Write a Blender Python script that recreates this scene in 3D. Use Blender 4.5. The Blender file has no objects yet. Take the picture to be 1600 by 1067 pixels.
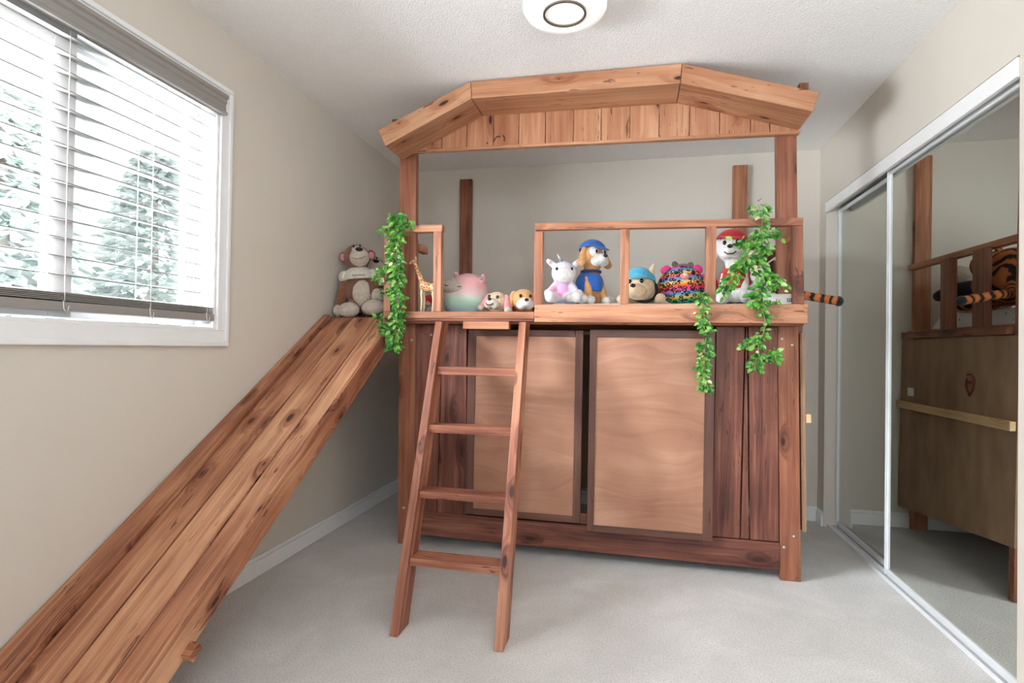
import bpy, bmesh, math, random
from mathutils import Vector, Matrix, Euler, noise
R = random.Random(7)
SC = bpy.context.scene
COL = SC.collection
V = Vector

# ------------------------------------------------------------------ camera
CAM_Z = 1.09991754
cam_d = bpy.data.cameras.new('camera')
cam_d.sensor_width = 36.0
cam_d.lens = 36.0 * 865.382259 / 1600.0
cam_d.clip_start = 0.02
cam = bpy.data.objects.new('camera', cam_d)
COL.objects.link(cam)
yaw, pitch, roll = -0.214346819, -0.0116773187, 0.0156842938
def rot_rows():
    cy, sy = math.cos(yaw), math.sin(yaw)
    cp, sp = math.cos(pitch), math.sin(pitch)
    cr, sr = math.cos(roll), math.sin(roll)
    B = Matrix(((1, 0, 0), (0, 0, -1), (0, 1, 0)))
    Ry = Matrix(((cy, -sy, 0), (sy, cy, 0), (0, 0, 1)))
    Rp = Matrix(((1, 0, 0), (0, cp, -sp), (0, sp, cp)))
    Rr = Matrix(((cr, -sr, 0), (sr, cr, 0), (0, 0, 1)))
    return Rr @ Rp @ B @ Ry
_m = rot_rows()
right, down, fwd = V(_m[0]), V(_m[1]), V(_m[2])
cm = Matrix((right, -down, -fwd)).transposed().to_4x4()
cm.translation = V((0, 0, CAM_Z))
cam.matrix_world = cm
SC.camera = cam

# ------------------------------------------------------------------ world, lights, exposure
w = bpy.data.worlds.new('sky')
SC.world = w
w.use_nodes = True
_bg = w.node_tree.nodes['Background']
_bg.inputs[0].default_value = (0.93, 0.97, 1.0, 1)
_bg.inputs[1].default_value = 1.25

def area_light(name, loc, target, sx, sy, power, color):
    l = bpy.data.lights.new(name, 'AREA')
    l.shape = 'RECTANGLE'; l.size = sx; l.size_y = sy
    l.energy = power; l.color = color
    o = bpy.data.objects.new(name, l); COL.objects.link(o)
    o.location = loc
    o.rotation_euler = (V(target) - V(loc)).to_track_quat('-Z', 'Y').to_euler()
    return o
# bright overcast daylight reaching the window from the garden
W_ = (0.88, 0.945, 1.0)
day = area_light('garden_daylight', (-5.4, 0.55, 1.85), (-1.73, 1.30, 1.66), 1.9, 1.3, 150, W_)
snow = area_light('snow_daylight', (-3.2, -0.1, 0.35), (-1.2, 1.55, 1.75), 2.2, 2.2, 1500, W_)
sky = area_light('sky_daylight', (-3.6, -0.2, 3.3), (-1.3, 1.4, 1.5), 2.2, 2.2, 1500, W_)
# added fill light outside the doorway behind the camera, lifts the back wall
front_fill = area_light('front_fill_light', (0.25, -1.5, 1.9), (0.1, 2.0, 1.6), 1.2, 0.8, 19, (0.84, 0.94, 1.02))
# added upward fill behind the camera, brightens the room off the ceiling
upl = area_light('ceiling_fill_light', (0.72, -0.02, 1.42), (0.62, 0.34, 2.44), 0.35, 0.35, 15, (0.88, 0.95, 1.0))

vs = SC.view_settings
vs.view_transform = 'Standard'; vs.look = 'None'; vs.gamma = 1.0; vs.use_curve_mapping = False
vs.exposure = 0.58
SC.cycles.use_denoising = True
SC.cycles.max_bounces = 10
SC.cycles.diffuse_bounces = 6
SC.cycles.glossy_bounces = 4
SC.cycles.sample_clamp_indirect = 6.0

# ------------------------------------------------------------------ material helpers
def lin(c):
    return tuple(((x/255/12.92) if x/255 <= 0.04045 else ((x/255+0.055)/1.055)**2.4) for x in c) + (1.0,)

class NT:
    def __init__(s, name, rough=0.7):
        s.m = bpy.data.materials.new(name); s.m.use_nodes = True
        s.t = s.m.node_tree; s.b = s.t.nodes['Principled BSDF']
        s.b.inputs['Roughness'].default_value = rough
    def n(s, kind, **kw):
        nd = s.t.nodes.new(kind)
        for k, v in kw.items(): setattr(nd, k, v)
        return nd
    def l(s, a, b): s.t.links.new(a, b)
    def math(s, op, a, b=None, c=None):
        nd = s.n('ShaderNodeMath', operation=op)
        for i, x in enumerate((a, b, c)):
            if x is None: continue
            if isinstance(x, (int, float)): nd.inputs[i].default_value = x
            else: s.l(x, nd.inputs[i])
        return nd.outputs[0]
    def ramp(s, fac, stops, interp='LINEAR'):
        nd = s.n('ShaderNodeValToRGB'); cr = nd.color_ramp; cr.interpolation = interp
        while len(cr.elements) < len(stops): cr.elements.new(0.5)
        for e, (p, c) in zip(cr.elements, stops):
            e.position = p; e.color = c if len(c) == 4 else tuple(c) + (1,)
        s.l(fac, nd.inputs[0]); return nd.outputs[0]
    def mix(s, fac, a, b, blend='MIX'):
        nd = s.n('ShaderNodeMix', data_type='RGBA', blend_type=blend)
        for sock, x in ((nd.inputs[0], fac), (nd.inputs[6], a), (nd.inputs[7], b)):
            if isinstance(x, (int, float)): sock.default_value = x
            elif isinstance(x, tuple): sock.default_value = x
            else: s.l(x, sock)
        return nd.outputs[2]
    def mapping(s, vec, scale, loc=(0, 0, 0), rot=(0, 0, 0)):
        nd = s.n('ShaderNodeMapping'); s.l(vec, nd.inputs[0])
        nd.inputs['Scale'].default_value = scale; nd.inputs['Location'].default_value = loc
        nd.inputs['Rotation'].default_value = rot
        return nd.outputs[0]
    def noise(s, vec, scale, detail=4, distortion=0, rough=0.5):
        nd = s.n('ShaderNodeTexNoise'); s.l(vec, nd.inputs['Vector'])
        nd.inputs['Scale'].default_value = scale; nd.inputs['Detail'].default_value = detail
        nd.inputs['Distortion'].default_value = distortion; nd.inputs['Roughness'].default_value = rough
        return nd.outputs[0]
    def obj(s): return s.n('ShaderNodeTexCoord').outputs['Object']
    def uv(s): return s.n('ShaderNodeTexCoord').outputs['UV']
    def color(s, x):
        if isinstance(x, tuple): s.b.inputs['Base Color'].default_value = x
        else: s.l(x, s.b.inputs['Base Color'])
    def bump(s, h, strength=0.3, dist=0.01):
        nd = s.n('ShaderNodeBump'); nd.inputs['Strength'].default_value = strength
        nd.inputs['Distance'].default_value = dist
        s.l(h, nd.inputs['Height']); s.l(nd.outputs[0], s.b.inputs['Normal'])

def plain(name, rgb, rough=0.6, metal=0.0):
    t = NT(name, rough); t.b.inputs['Metallic'].default_value = metal
    nz = t.noise(t.obj(), 9.0, 3)
    c = lin(rgb); d = tuple(x*0.93 for x in c[:3]) + (1,)
    t.color(t.mix(nz, d, c)); return t.m

def wood(name, dark, mid, light, rough=0.48, knots=0.55, grain=0.25):
    t = NT(name, rough)
    uv = t.uv()
    wob = t.noise(t.mapping(uv, (1.3, 6, 1)), 1.5, 2)
    sep = t.n('ShaderNodeSeparateXYZ'); t.l(uv, sep.inputs[0])
    vy = t.math('ADD', sep.outputs[1], t.math('MULTIPLY', wob, 0.035))
    cmb = t.n('ShaderNodeCombineXYZ'); t.l(sep.outputs[0], cmb.inputs[0]); t.l(vy, cmb.inputs[1])
    # knots
    vor = t.n('ShaderNodeTexVoronoi', voronoi_dimensions='2D')
    vor.inputs['Scale'].default_value = 1.0
    t.l(t.mapping(uv, (3.6, 9.5, 1)), vor.inputs['Vector'])
    d = vor.outputs['Distance']
    sc = t.n('ShaderNodeSeparateColor'); t.l(vor.outputs['Color'], sc.inputs[0])
    pick = t.math('GREATER_THAN', sc.outputs[0], knots)
    near = t.n('ShaderNodeMapRange', interpolation_type='SMOOTHSTEP'); t.l(d, near.inputs[0])
    near.inputs[1].default_value = 0.0; near.inputs[2].default_value = 0.42
    near.inputs[3].default_value = 1.0; near.inputs[4].default_value = 0.0
    halo = t.math('MULTIPLY', near.outputs[0], pick)
    core = t.n('ShaderNodeMapRange', interpolation_type='SMOOTHSTEP'); t.l(d, core.inputs[0])
    t.l(t.math('MULTIPLY', sc.outputs[1], 0.07), core.inputs[1]); t.l(t.math('MULTIPLY_ADD', sc.outputs[1], 0.10, 0.035), core.inputs[2])
    core.inputs[3].default_value = 1.0; core.inputs[4].default_value = 0.0
    kn = t.math('MULTIPLY', core.outputs[0], pick)
    # grain lines, bending round the knots
    g = t.n('ShaderNodeVectorMath', operation='MULTIPLY_ADD')
    t.l(cmb.outputs[0], g.inputs[0]); g.inputs[1].default_value = (0.9, 22, 1)
    cm2 = t.n('ShaderNodeCombineXYZ'); t.l(t.math('MULTIPLY', halo, 1.5), cm2.inputs[1])
    t.l(cm2.outputs[0], g.inputs[2])
    g1 = t.noise(g.outputs[0], 1.6, 5, 0.5, 0.6)
    g2 = t.noise(t.mapping(cmb.outputs[0], (4, 190, 1)), 1.0, 3)
    blot = t.noise(t.mapping(uv, (2.2, 4.5, 1)), 1.0, 3)
    tone = t.noise(t.mapping(uv, (0.12, 0.12, 1)), 1.0, 1)
    f = t.math('ADD', t.math('MULTIPLY', g1, 0.85), t.math('MULTIPLY_ADD', blot, 0.60, -0.215))
    f = t.math('ADD', f, t.math('MULTIPLY', t.math('SUBTRACT', tone, 0.5), 0.55))
    f = t.math('ADD', f, t.math('MULTIPLY', t.math('SUBTRACT', g2, 0.5), grain))
    f = t.math('SUBTRACT', f, t.math('MULTIPLY', halo, 0.22))
    c = t.ramp(f, [(0.28, lin(dark)), (0.50, lin(mid)), (0.74, lin(light))])
    # short dark splits and gouges along the grain
    sp = t.noise(t.mapping(uv, (9, 70, 1)), 1.0, 2, 0.6)
    sm = t.noise(t.mapping(uv, (1.1, 3.0, 1), (5, 3, 0)), 1.0, 2)
    spl = t.math('MULTIPLY', t.math('GREATER_THAN', sp, 0.655), t.math('GREATER_THAN', sm, 0.54))
    c = t.mix(t.math('MULTIPLY', spl, 0.7), c, lin((70, 38, 26)))
    c = t.mix(kn, c, lin((58, 30, 18)))
    t.color(c)
    t.bump(t.math('ADD', g1, t.math('MULTIPLY', g2, 0.5)), 0.12, 0.003)
    t.b.inputs['Specular IOR Level'].default_value = 0.35
    return t.m

def plush(name, stops, kind='plain', scale=8.0, rough=0.95, fuzz=0.6):
    t = NT(name, rough)
    o = t.obj()
    if kind == 'plain':
        c = t.ramp(t.noise(o, 60, 3), [(0.3, lin(tuple(x*0.88 for x in stops[0]))), (0.7, lin(stops[0]))])
    elif kind == 'noise':
        n_ = len(stops)
        c = t.ramp(t.noise(o, scale, 1), [(0.30 + 0.4*i/(n_-1), lin(s_)) for i, s_ in enumerate(stops)])
    elif kind == 'zbands':      # bands by height: stops = [(z, rgb)], scale = total height
        sep = t.n('ShaderNodeSeparateXYZ'); t.l(o, sep.inputs[0])
        wv = t.math('ADD', sep.outputs[2], t.math('MULTIPLY', t.noise(o, 14, 2), 0.02))
        c = t.ramp(t.math('DIVIDE', wv, scale), [(z, lin(s_)) for z, s_ in stops])
    t.color(c)
    t.bump(t.noise(o, 260, 2), fuzz, 0.004)
    t.b.inputs['Sheen Weight'].default_value = 0.25
    return t.m

# ------------------------------------------------------------------ mesh helpers
def obj(name, bm, mat, parent=None, bevel=0.0, smooth=False, segs=2):
    bmesh.ops.recalc_face_normals(bm, faces=bm.faces[:])
    me = bpy.data.meshes.new(name); bm.to_mesh(me); bm.free()
    me.materials.append(mat)
    if smooth:
        for p in me.polygons: p.use_smooth = True
    o = bpy.data.objects.new(name, me); COL.objects.link(o)
    if parent: o.parent = parent
    if bevel:
        md = o.modifiers.new('edge', 'BEVEL'); md.width = bevel; md.segments = segs
        md.limit_method = 'ANGLE'; md.angle_limit = math.radians(50)
    return o
def BM():
    return bmesh.new()
def thing(name, label, cat, loc=(0, 0, 0), rz=0, group=None, rot=None):
    o = bpy.data.objects.new(name, None); COL.objects.link(o)
    o.empty_display_size = 0.05
    o.location = loc; o.rotation_euler = rot if rot else (0, 0, rz)
    o['label'] = label; o['category'] = cat
    if group: o['group'] = group
    return o
def tag(o, label, cat, group=None):
    o['label'] = label; o['category'] = cat
    if group: o['group'] = group
    return o
def struct(o):
    o['kind'] = 'structure'; return o

FACES = (((0, 1, 3, 2), 'i0'), ((4, 6, 7, 5), 'i1'), ((0, 4, 5, 1), 'j'), ((2, 3, 7, 6), 'j'), ((0, 2, 6, 4), 'k'), ((1, 5, 7, 3), 'k'))
def hexa(bm, p):
    """eight corners p[i*4+j*2+k]: i along the grain, j across the width, k through the thickness"""
    p = [V(q) for q in p]
    L = (p[4]-p[0]).length; W = (p[2]-p[0]).length; T = (p[1]-p[0]).length
    uvl = bm.loops.layers.uv.verify()
    vs_ = [bm.verts.new(q) for q in p]
    ou, ov = R.uniform(0, 400), R.uniform(0, 400)
    a = (p[4]-p[0]).normalized()
    for idx, kind in FACES:
        f = bm.faces.new([vs_[i] for i in idx])
        for lp, i in zip(f.loops, idx):
            u = (p[i]-p[0]).dot(a)
            j, k = (i >> 1) & 1, i & 1
            if kind == 'k': uvv = (u, j*W + (k*0.37))
            elif kind == 'j': uvv = (u, 0.9 + k*T + j*W)
            else: uvv = (j*W*0.25 + 7, k*T + j*W)
            lp[uvl].uv = (uvv[0]+ou, uvv[1]+ov)
def board(bm, a, b, wdir, w, t, w2=None):
    a, b = V(a), V(b); ax = (b-a).normalized()
    wd = V(wdir); wd = (wd - ax*wd.dot(ax)).normalized(); td = ax.cross(wd).normalized()
    w2 = w if w2 is None else w2
    pts = []
    for c, ww in ((a, w), (b, w2)):
        for j in (-1, 1):
            for k in (-1, 1):
                pts.append(c + wd*(j*ww/2) + td*(k*t/2))
    hexa(bm, pts)
def wbox(bm, x0, x1, y0, y1, z0, z1, axis=None):
    ext = (x1-x0, y1-y0, z1-z0)
    ax = axis if axis is not None else max(range(3), key=lambda i: ext[i])
    oth = [i for i in range(3) if i != ax]; oth.sort(key=lambda i: -ext[i])
    lo = (x0, y0, z0); hi = (x1, y1, z1); pts = []
    for i in (0, 1):
        for j in (0, 1):
            for k in (0, 1):
                q = [0, 0, 0]
                for a_, b_ in ((ax, i), (oth[0], j), (oth[1], k)): q[a_] = hi[a_] if b_ else lo[a_]
                pts.append(q)
    hexa(bm, pts)
def one(name, mat, parent, x0, x1, y0, y1, z0, z1, axis=None, bevel=0.003):
    bm = BM(); wbox(bm, x0, x1, y0, y1, z0, z1, axis)
    return obj(name, bm, mat, parent, bevel)
def oneb(name, mat, parent, a, b, wdir, w_, t_, bevel=0.003, w2=None):
    bm = BM(); board(bm, a, b, wdir, w_, t_, w2)
    return obj(name, bm, mat, parent, bevel)
def prism_y(bm, poly, y0, y1):
    """closed XZ polygon extruded along Y"""
    n = len(poly)
    f = [bm.verts.new((x, y0, z)) for x, z in poly]; b = [bm.verts.new((x, y1, z)) for x, z in poly]
    bm.faces.new(f); bm.faces.new(b[::-1])
    for i in range(n): bm.faces.new((f[i], b[i], b[(i+1) % n], f[(i+1) % n]))
def ell(bm, c, r, rot=(0, 0, 0), sub=3):
    M_ = Matrix.Translation(V(c)) @ Euler(rot).to_matrix().to_4x4() @ Matrix.Diagonal((r[0], r[1], r[2], 1))
    bmesh.ops.create_icosphere(bm, subdivisions=sub, radius=1.0, matrix=M_)
def cap(bm, p0, r0, p1, r1, n=9, sub=2):
    p0, p1 = V(p0), V(p1)
    for i in range(n+1):
        q = i/n; r = r0+(r1-r0)*q
        bmesh.ops.create_icosphere(bm, subdivisions=sub, radius=r, matrix=Matrix.Translation(p0.lerp(p1, q)))
def tube(bm, pts, r, seg=8, r_end=None):
    pts = [V(p) for p in pts]; rings = []
    for i, p in enumerate(pts):
        d = (pts[min(i+1, len(pts)-1)] - pts[max(i-1, 0)]).normalized()
        a = d.orthogonal().normalized() if i == 0 else (prev - d*prev.dot(d)).normalized()
        prev = a; b = d.cross(a)
        rr = r if r_end is None else r + (r_end-r)*i/(len(pts)-1)
        rings.append([bm.verts.new(p + (a*math.cos(t) + b*math.sin(t))*rr) for t in [2*math.pi*k/seg for k in range(seg)]])
    for r0, r1 in zip(rings, rings[1:]):
        for k in range(seg): bm.faces.new((r0[k], r0[(k+1) % seg], r1[(k+1) % seg], r1[k]))
    bm.faces.new(rings[0][::-1]); bm.faces.new(rings[-1])
def lathe(bm, prof, c=(0, 0, 0), seg=48):
    c = V(c); rings = []
    for r, z in prof:
        rings.append([bm.verts.new(c + V((r*math.cos(2*math.pi*k/seg), r*math.sin(2*math.pi*k/seg), z))) for k in range(seg)])
    for a, b in zip(rings, rings[1:]):
        for k in range(seg): bm.faces.new((a[k], a[(k+1) % seg], b[(k+1) % seg], b[k]))
    bm.faces.new(rings[0][::-1]); bm.faces.new(rings[-1])
def blob(name, prims, mat, parent, vox=0.006, it=6):
    """union of soft shapes melted into one continuous skin"""
    bm = BM()
    for p in prims:
        if p[0] == 'e': ell(bm, *p[1:])
        else: cap(bm, *p[1:])
    me = bpy.data.meshes.new(name); bm.to_mesh(me); bm.free()
    o = bpy.data.objects.new(name, me); COL.objects.link(o)
    md = o.modifiers.new('r', 'REMESH'); md.mode = 'VOXEL'; md.voxel_size = vox
    m2 = o.modifiers.new('s', 'SMOOTH'); m2.factor = 0.5; m2.iterations = it
    dg = bpy.context.evaluated_depsgraph_get()
    me2 = bpy.data.meshes.new_from_object(o.evaluated_get(dg))
    o.modifiers.clear(); o.data = me2; bpy.data.meshes.remove(me)
    me2.name = name
    me2.materials.clear(); me2.materials.append(mat)
    for p in me2.polygons: p.use_smooth = True
    o.parent = parent
    return o
def soft(name, mat, parent, c, r, rot=(0, 0, 0), sub=3):
    bm = BM(); ell(bm, c, r, rot, sub); return obj(name, bm, mat, parent, smooth=True)
def softs(name, mat, parent, lst, sub=3):
    name = {'eyes': 'eye', 'sleeves': 'sleeve', 'eye_patches': 'eye_patch'}.get(name, name)
    for c, r, *q in lst: soft(name, mat, parent, c, r, q[0] if q else (0, 0, 0), sub)
def dome(name, mat, parent, c, r, cut, rot=(0, 0, 0), below=False):
    """an ellipsoid cut at a height in its own frame (hats, shirts), with an inner skin"""
    bm = BM(); bmesh.ops.create_uvsphere(bm, u_segments=28, v_segments=18, radius=1.0)
    bmesh.ops.bisect_plane(bm, geom=bm.verts[:]+bm.edges[:]+bm.faces[:], plane_co=(0, 0, cut), plane_no=(0, 0, 1), clear_inner=not below, clear_outer=below)
    M_ = Matrix.Translation(V(c)) @ Euler(rot).to_matrix().to_4x4() @ Matrix.Diagonal((r[0], r[1], r[2], 1))
    bmesh.ops.transform(bm, matrix=M_, verts=bm.verts[:])
    o = obj(name, bm, mat, parent, smooth=True)
    md = o.modifiers.new('thick', 'SOLIDIFY'); md.thickness = 0.004; md.offset = 0
    return o

def curve_line(name, mat, parent, pts, r=0.0016):
    bm = BM(); tube(bm, pts, r, 6); return obj(name, bm, mat, parent, smooth=True)

# ------------------------------------------------------------------ materials
t = NT('wall_paint', 0.85)
t.color(t.mix(t.noise(t.obj(), 1.2, 2), lin((206, 198, 187)), lin((212, 205, 194))))
t.bump(t.noise(t.obj(), 160, 3), 0.06, 0.003); M_WALL = t.m
t = NT('ceiling_popcorn', 0.95)
_o = t.obj()
_v = t.n('ShaderNodeTexVoronoi'); _v.inputs['Scale'].default_value = 130; t.l(_o, _v.inputs['Vector'])
_h = t.math('SUBTRACT', t.noise(_o, 170, 4, 0.4, 0.65), t.math('MULTIPLY', _v.outputs[0], 0.6))
t.color(t.mix(t.noise(_o, 130, 3), lin((238, 237, 235)), lin((252, 251, 250))))
t.bump(_h, 0.6, 0.008); M_CEIL = t.m
t = NT('carpet_pile', 0.98)
_o = t.obj()
_a = t.noise(_o, 2.6, 6, 0.7, 0.6); _b = t.noise(_o, 170, 3, 0, 0.7)
_c = t.ramp(_a, [(0.32, lin((212, 209, 206))), (0.52, lin((221, 218, 215))), (0.70, lin((233, 231, 229)))])
_c = t.mix(t.math('MULTIPLY', t.math('SUBTRACT', _b, 0.47), 2.6), _c, lin((150, 143, 137)))
t.color(_c)
t.bump(t.math('ADD', _b, t.math('MULTIPLY', _a, 1.2)), 0.7, 0.006); M_CARPET = t.m
M_TRIM = plain('white_trim', (238, 238, 238), 0.4)
M_ALU = plain('white_aluminium', (232, 234, 236), 0.3)
M_GREYFRAME = plain('vinyl_frame', (240, 242, 245), 0.35)
M_VAL = plain('valance_grey', (150, 145, 141), 0.5)
M_DARK = plain('gap_shade', (22, 22, 23), 0.8)
t = NT('mirror', 0.015); t.b.inputs['Metallic'].default_value = 1.0
t.color(t.mix(t.noise(t.obj(), 1.5, 3), lin((200, 202, 196)), lin((210, 212, 206)))); M_MIRROR = t.m
t = NT('glass', 0.0); t.t.nodes.remove(t.b)
_tr = t.n('ShaderNodeBsdfTransparent'); _gl = t.n('ShaderNodeBsdfGlossy'); _gl.inputs['Roughness'].default_value = 0.02
_mx = t.n('ShaderNodeMixShader'); _mx.inputs[0].default_value = 0.06
t.l(_tr.outputs[0], _mx.inputs[1]); t.l(_gl.outputs[0], _mx.inputs[2])
t.l(_mx.outputs[0], t.t.nodes['Material Output'].inputs[0]); M_GLASS = t.m
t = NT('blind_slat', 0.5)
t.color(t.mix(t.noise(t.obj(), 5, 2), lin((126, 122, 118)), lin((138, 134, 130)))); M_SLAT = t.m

W_ROOF = wood('wood_honey', (140, 87, 60), (166, 115, 84), (188, 142, 110), knots=0.80)
W_RAIL = wood('wood_amber', (126, 76, 54), (166, 110, 80), (198, 144, 110), knots=0.80)
W_POST = wood('wood_red', (92, 52, 40), (134, 82, 60), (168, 110, 84), knots=0.70)
W_CLAD = wood('wood_redbrown', (76, 42, 35), (118, 71, 57), (156, 104, 86), knots=0.72)
W_SLIDE = wood('wood_slide', (108, 62, 46), (164, 108, 79), (206, 156, 120), knots=0.50, grain=0.32)
W_LADDER = wood('wood_ladder', (104, 58, 45), (148, 93, 72), (190, 134, 106), knots=0.72)
W_FRAME = wood('wood_dark_frame', (78, 50, 41), (94, 62, 51), (110, 76, 63), knots=1.1, grain=0.12)
W_RAW = wood('wood_pine', (190, 150, 105), (215, 178, 132), (232, 202, 160), knots=0.7)
t = NT('plywood_face', 0.55)
uv = t.mapping(t.obj(), (1, 1, 1))
_w = t.noise(t.mapping(uv, (0.9, 1, 2.0)), 1.3, 2, 0.5)
_sep = t.n('ShaderNodeSeparateXYZ'); t.l(uv, _sep.inputs[0])
_f = t.math('ADD', t.math('MULTIPLY', _sep.outputs[2], 13.0), t.math('MULTIPLY', _w, 6.0))
_cmb = t.n('ShaderNodeCombineXYZ'); t.l(_f, _cmb.inputs[2]); t.l(t.math('MULTIPLY', _sep.outputs[0], 0.8), _cmb.inputs[0])
_g = t.noise(_cmb.outputs[0], 2.2, 4, 0.2, 0.6)
_bl = t.noise(uv, 3.5, 2)
_f2 = t.math('ADD', t.math('MULTIPLY', _g, 0.42), t.math('MULTIPLY', _bl, 0.58))
t.color(t.ramp(_f2, [(0.30, lin((138, 92, 70))), (0.5, lin((160, 113, 88))), (0.72, lin((184, 140, 114)))]))
M_PLY = t.m
t = NT('plywood_raw', 0.7)
_n1 = t.noise(t.mapping(t.obj(), (1, 3, 1.2)), 3, 4)
t.color(t.ramp(_n1, [(0.3, lin((140, 108, 84))), (0.7, lin((168, 134, 106)))])); M_PLYRAW = t.m
F_MARK = plain('red_marker', (120, 40, 34), 0.8)
M_SCREW = plain('screw_steel', (190, 180, 170), 0.3, 0.8)

# ------------------------------------------------------------------ room shell
XL, XR, YB, YF, H = -1.73, 1.195, 3.983, -0.75, 2.44
def slab(name, mat, boxes):
    bm = BM()
    for b in boxes: wbox(bm, *b)
    return struct(obj(name, bm, mat))
slab('floor', M_CARPET, [(XL-0.12, 1.40, YF-1.2, YB+0.12, -0.10, 0.0)])
slab('ceiling', M_CEIL, [(XL-0.12, 1.40, YF-1.2, YB+0.12, H, H+0.1)])
slab('wall_back', M_WALL, [(XL-0.12, 1.40, YB, YB+0.12, 0, H)])
# left wall with the window opening
WY0, WY1, WZ0, WZ1 = 0.52, 2.022, 1.155, 2.135
slab('wall_left', M_WALL, [(XL-0.14, XL, YF, WY0, 0, H), (XL-0.14, XL, WY1, YB, 0, H), (XL-0.14, XL, WY0, WY1, 0, WZ0), (XL-0.14, XL, WY0, WY1, WZ1, H)])
# right wall with the wardrobe opening
CY0, CY1, CZ = 2.056, 3.862, 2.062
slab('wall_right', M_WALL, [(XR, 1.36, YF, CY0, 0, H), (XR, 1.36, CY0, CY1, CZ, H), (XR, 1.36, CY1, YB, 0, H), (1.36, 1.40, YF, YB, 0, H)])
# front wall behind the photographer with an open doorway to the landing
slab('wall_front', M_WALL, [(XL-0.14, -0.55, YF-0.12, YF, 0, H), (1.05, 1.40, YF-0.12, YF, 0, H), (-0.55, 1.05, YF-0.12, YF, 2.36, H)])
def baseboard(name, prof_boxes):
    bm = BM()
    for b in prof_boxes: wbox(bm, *b)
    return struct(obj(name, bm, M_TRIM, None, 0.004))
baseboard('baseboard_left', [(XL, XL+0.014, YF, YB, 0, 0.075), (XL, XL+0.009, YF, YB, 0.075, 0.095)])
baseboard('baseboard_back', [(XL+0.014, XR, YB-0.014, YB, 0, 0.075), (XL+0.009, XR, YB-0.009, YB, 0.075, 0.095)])
baseboard('baseboard_right', [(XR-0.014, XR, CY1, YB-0.014, 0, 0.075), (XR-0.009, XR, CY1, YB-0.014, 0.075, 0.095), (XR-0.014, XR, YF, CY0-0.005, 0, 0.075)])

# wardrobe header, floor track and mirrored sliding doors
bm = BM(); wbox(bm, XR-0.006, XR+0.012, CY0+0.004, CY1, 1.992, 2.055); wbox(bm, XR+0.012, 1.355, CY0, CY1, 2.03, 2.055)
struct(obj('trim_1', bm, M_TRIM, None, 0.001))
bm = BM(); wbox(bm, 1.213, 1.300, CY0+0.002, CY1, 0.0, 0.010)
for xx in (1.213, 1.246, 1.254, 1.296): wbox(bm, xx, xx+0.004, CY0+0.002, CY1, 0.010, 0.018)
struct(obj('trim_2', bm, M_ALU))
bm = BM(); wbox(bm, 1.300, 1.355, CY0+0.002, CY1, 0.0, 2.03); struct(obj('wardrobe_shade', bm, M_DARK))  # near-black block, its colour stands in for shade behind the doors
def sliding_door(name, x, y0, y1, z0, z1, st):
    r = bpy.data.objects.new(name, None); COL.objects.link(r); r['kind'] = 'structure'
    bm = BM()
    wbox(bm, x, x+0.03, y0, y0+st, z0, z1); wbox(bm, x, x+0.03, y1-st, y1, z0, z1)
    wbox(bm, x, x+0.03, y0+st, y1-st, z0, z0+0.03); wbox(bm, x, x+0.03, y0+st, y1-st, z1-0.022, z1)
    for ya in (y0+st*0.45, y1-st*0.55): wbox(bm, x-0.004, x, ya-0.004, ya+0.004, z0, z1)
    obj('door_frame', bm, M_ALU, r, 0.002)
    bm = BM(); wbox(bm, x+0.008, x+0.014, y0+st-0.004, y1-st+0.004, z0+0.026, z1-0.018)
    obj('mirror_panel', bm, M_MIRROR, r)
    return r
sliding_door('door_1', 1.229, CY0+0.006, 3.085, 0.018, 2.008, 0.028)
sliding_door('door_2', 1.264, 2.98, CY1-0.004, 0.018, 2.008, 0.022)

# window: casing, jamb liner, sashes, panes
win = bpy.data.objects.new('window_1', None); COL.objects.link(win); win['kind'] = 'structure'
bm = BM()
for (a, b, c, d) in ((WY0-0.07, WY1+0.06, WZ1, WZ1+0.06), (WY0-0.07, WY1+0.06, WZ0-0.068, WZ0)):
    wbox(bm, XL, XL+0.014, a, b, c, d)
for (a, b) in ((WY0-0.07, WY0), (WY1, WY1+0.06)): wbox(bm, XL, XL+0.014, a, b, WZ0, WZ1)
o_ = 0.020
wbox(bm, XL+0.014, XL+0.024, WY0-0.07, WY1+0.06, WZ1+0.06-o_, WZ1+0.06); wbox(bm, XL+0.014, XL+0.024, WY0-0.07, WY1+0.06, WZ0-0.068, WZ0-0.068+o_)
wbox(bm, XL+0.014, XL+0.024, WY0-0.07, WY0-0.07+o_, WZ0-0.048, WZ1+0.04); wbox(bm, XL+0.014, XL+0.024, WY1+0.06-o_, WY1+0.06, WZ0-0.048, WZ1+0.04)
obj('window_casing', bm, M_TRIM, win, 0.004)
bm = BM()
wbox(bm, XL-0.15, XL+0.002, WY0, WY0+0.012, WZ0, WZ1); wbox(bm, XL-0.15, XL+0.002, WY1-0.012, WY1, WZ0, WZ1)
wbox(bm, XL-0.15, XL+0.002, WY0+0.012, WY1-0.012, WZ0, WZ0+0.012); wbox(bm, XL-0.15, XL+0.002, WY0+0.012, WY1-0.012, WZ1-0.012, WZ1)
obj('window_jamb', bm, M_TRIM, win)
def sash(y0, y1, x, fw):
    bm = BM(); za, zb = WZ0+0.02, WZ1-0.02
    wbox(bm, x, x+0.035, y0, y0+fw, za, zb); wbox(bm, x, x+0.035, y1-fw, y1, za, zb)
    wbox(bm, x, x+0.035, y0+fw, y1-fw, za, za+fw); wbox(bm, x, x+0.035, y0+fw, y1-fw, zb-fw, zb)
    s = obj('window_frame', bm, M_GREYFRAME, win, 0.003)
    bm = BM(); wbox(bm, x+0.014, x+0.019, y0+fw-0.004, y1-fw+0.004, za+fw-0.004, zb-fw+0.004)
    obj('window_pane', bm, M_GLASS, s)
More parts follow.
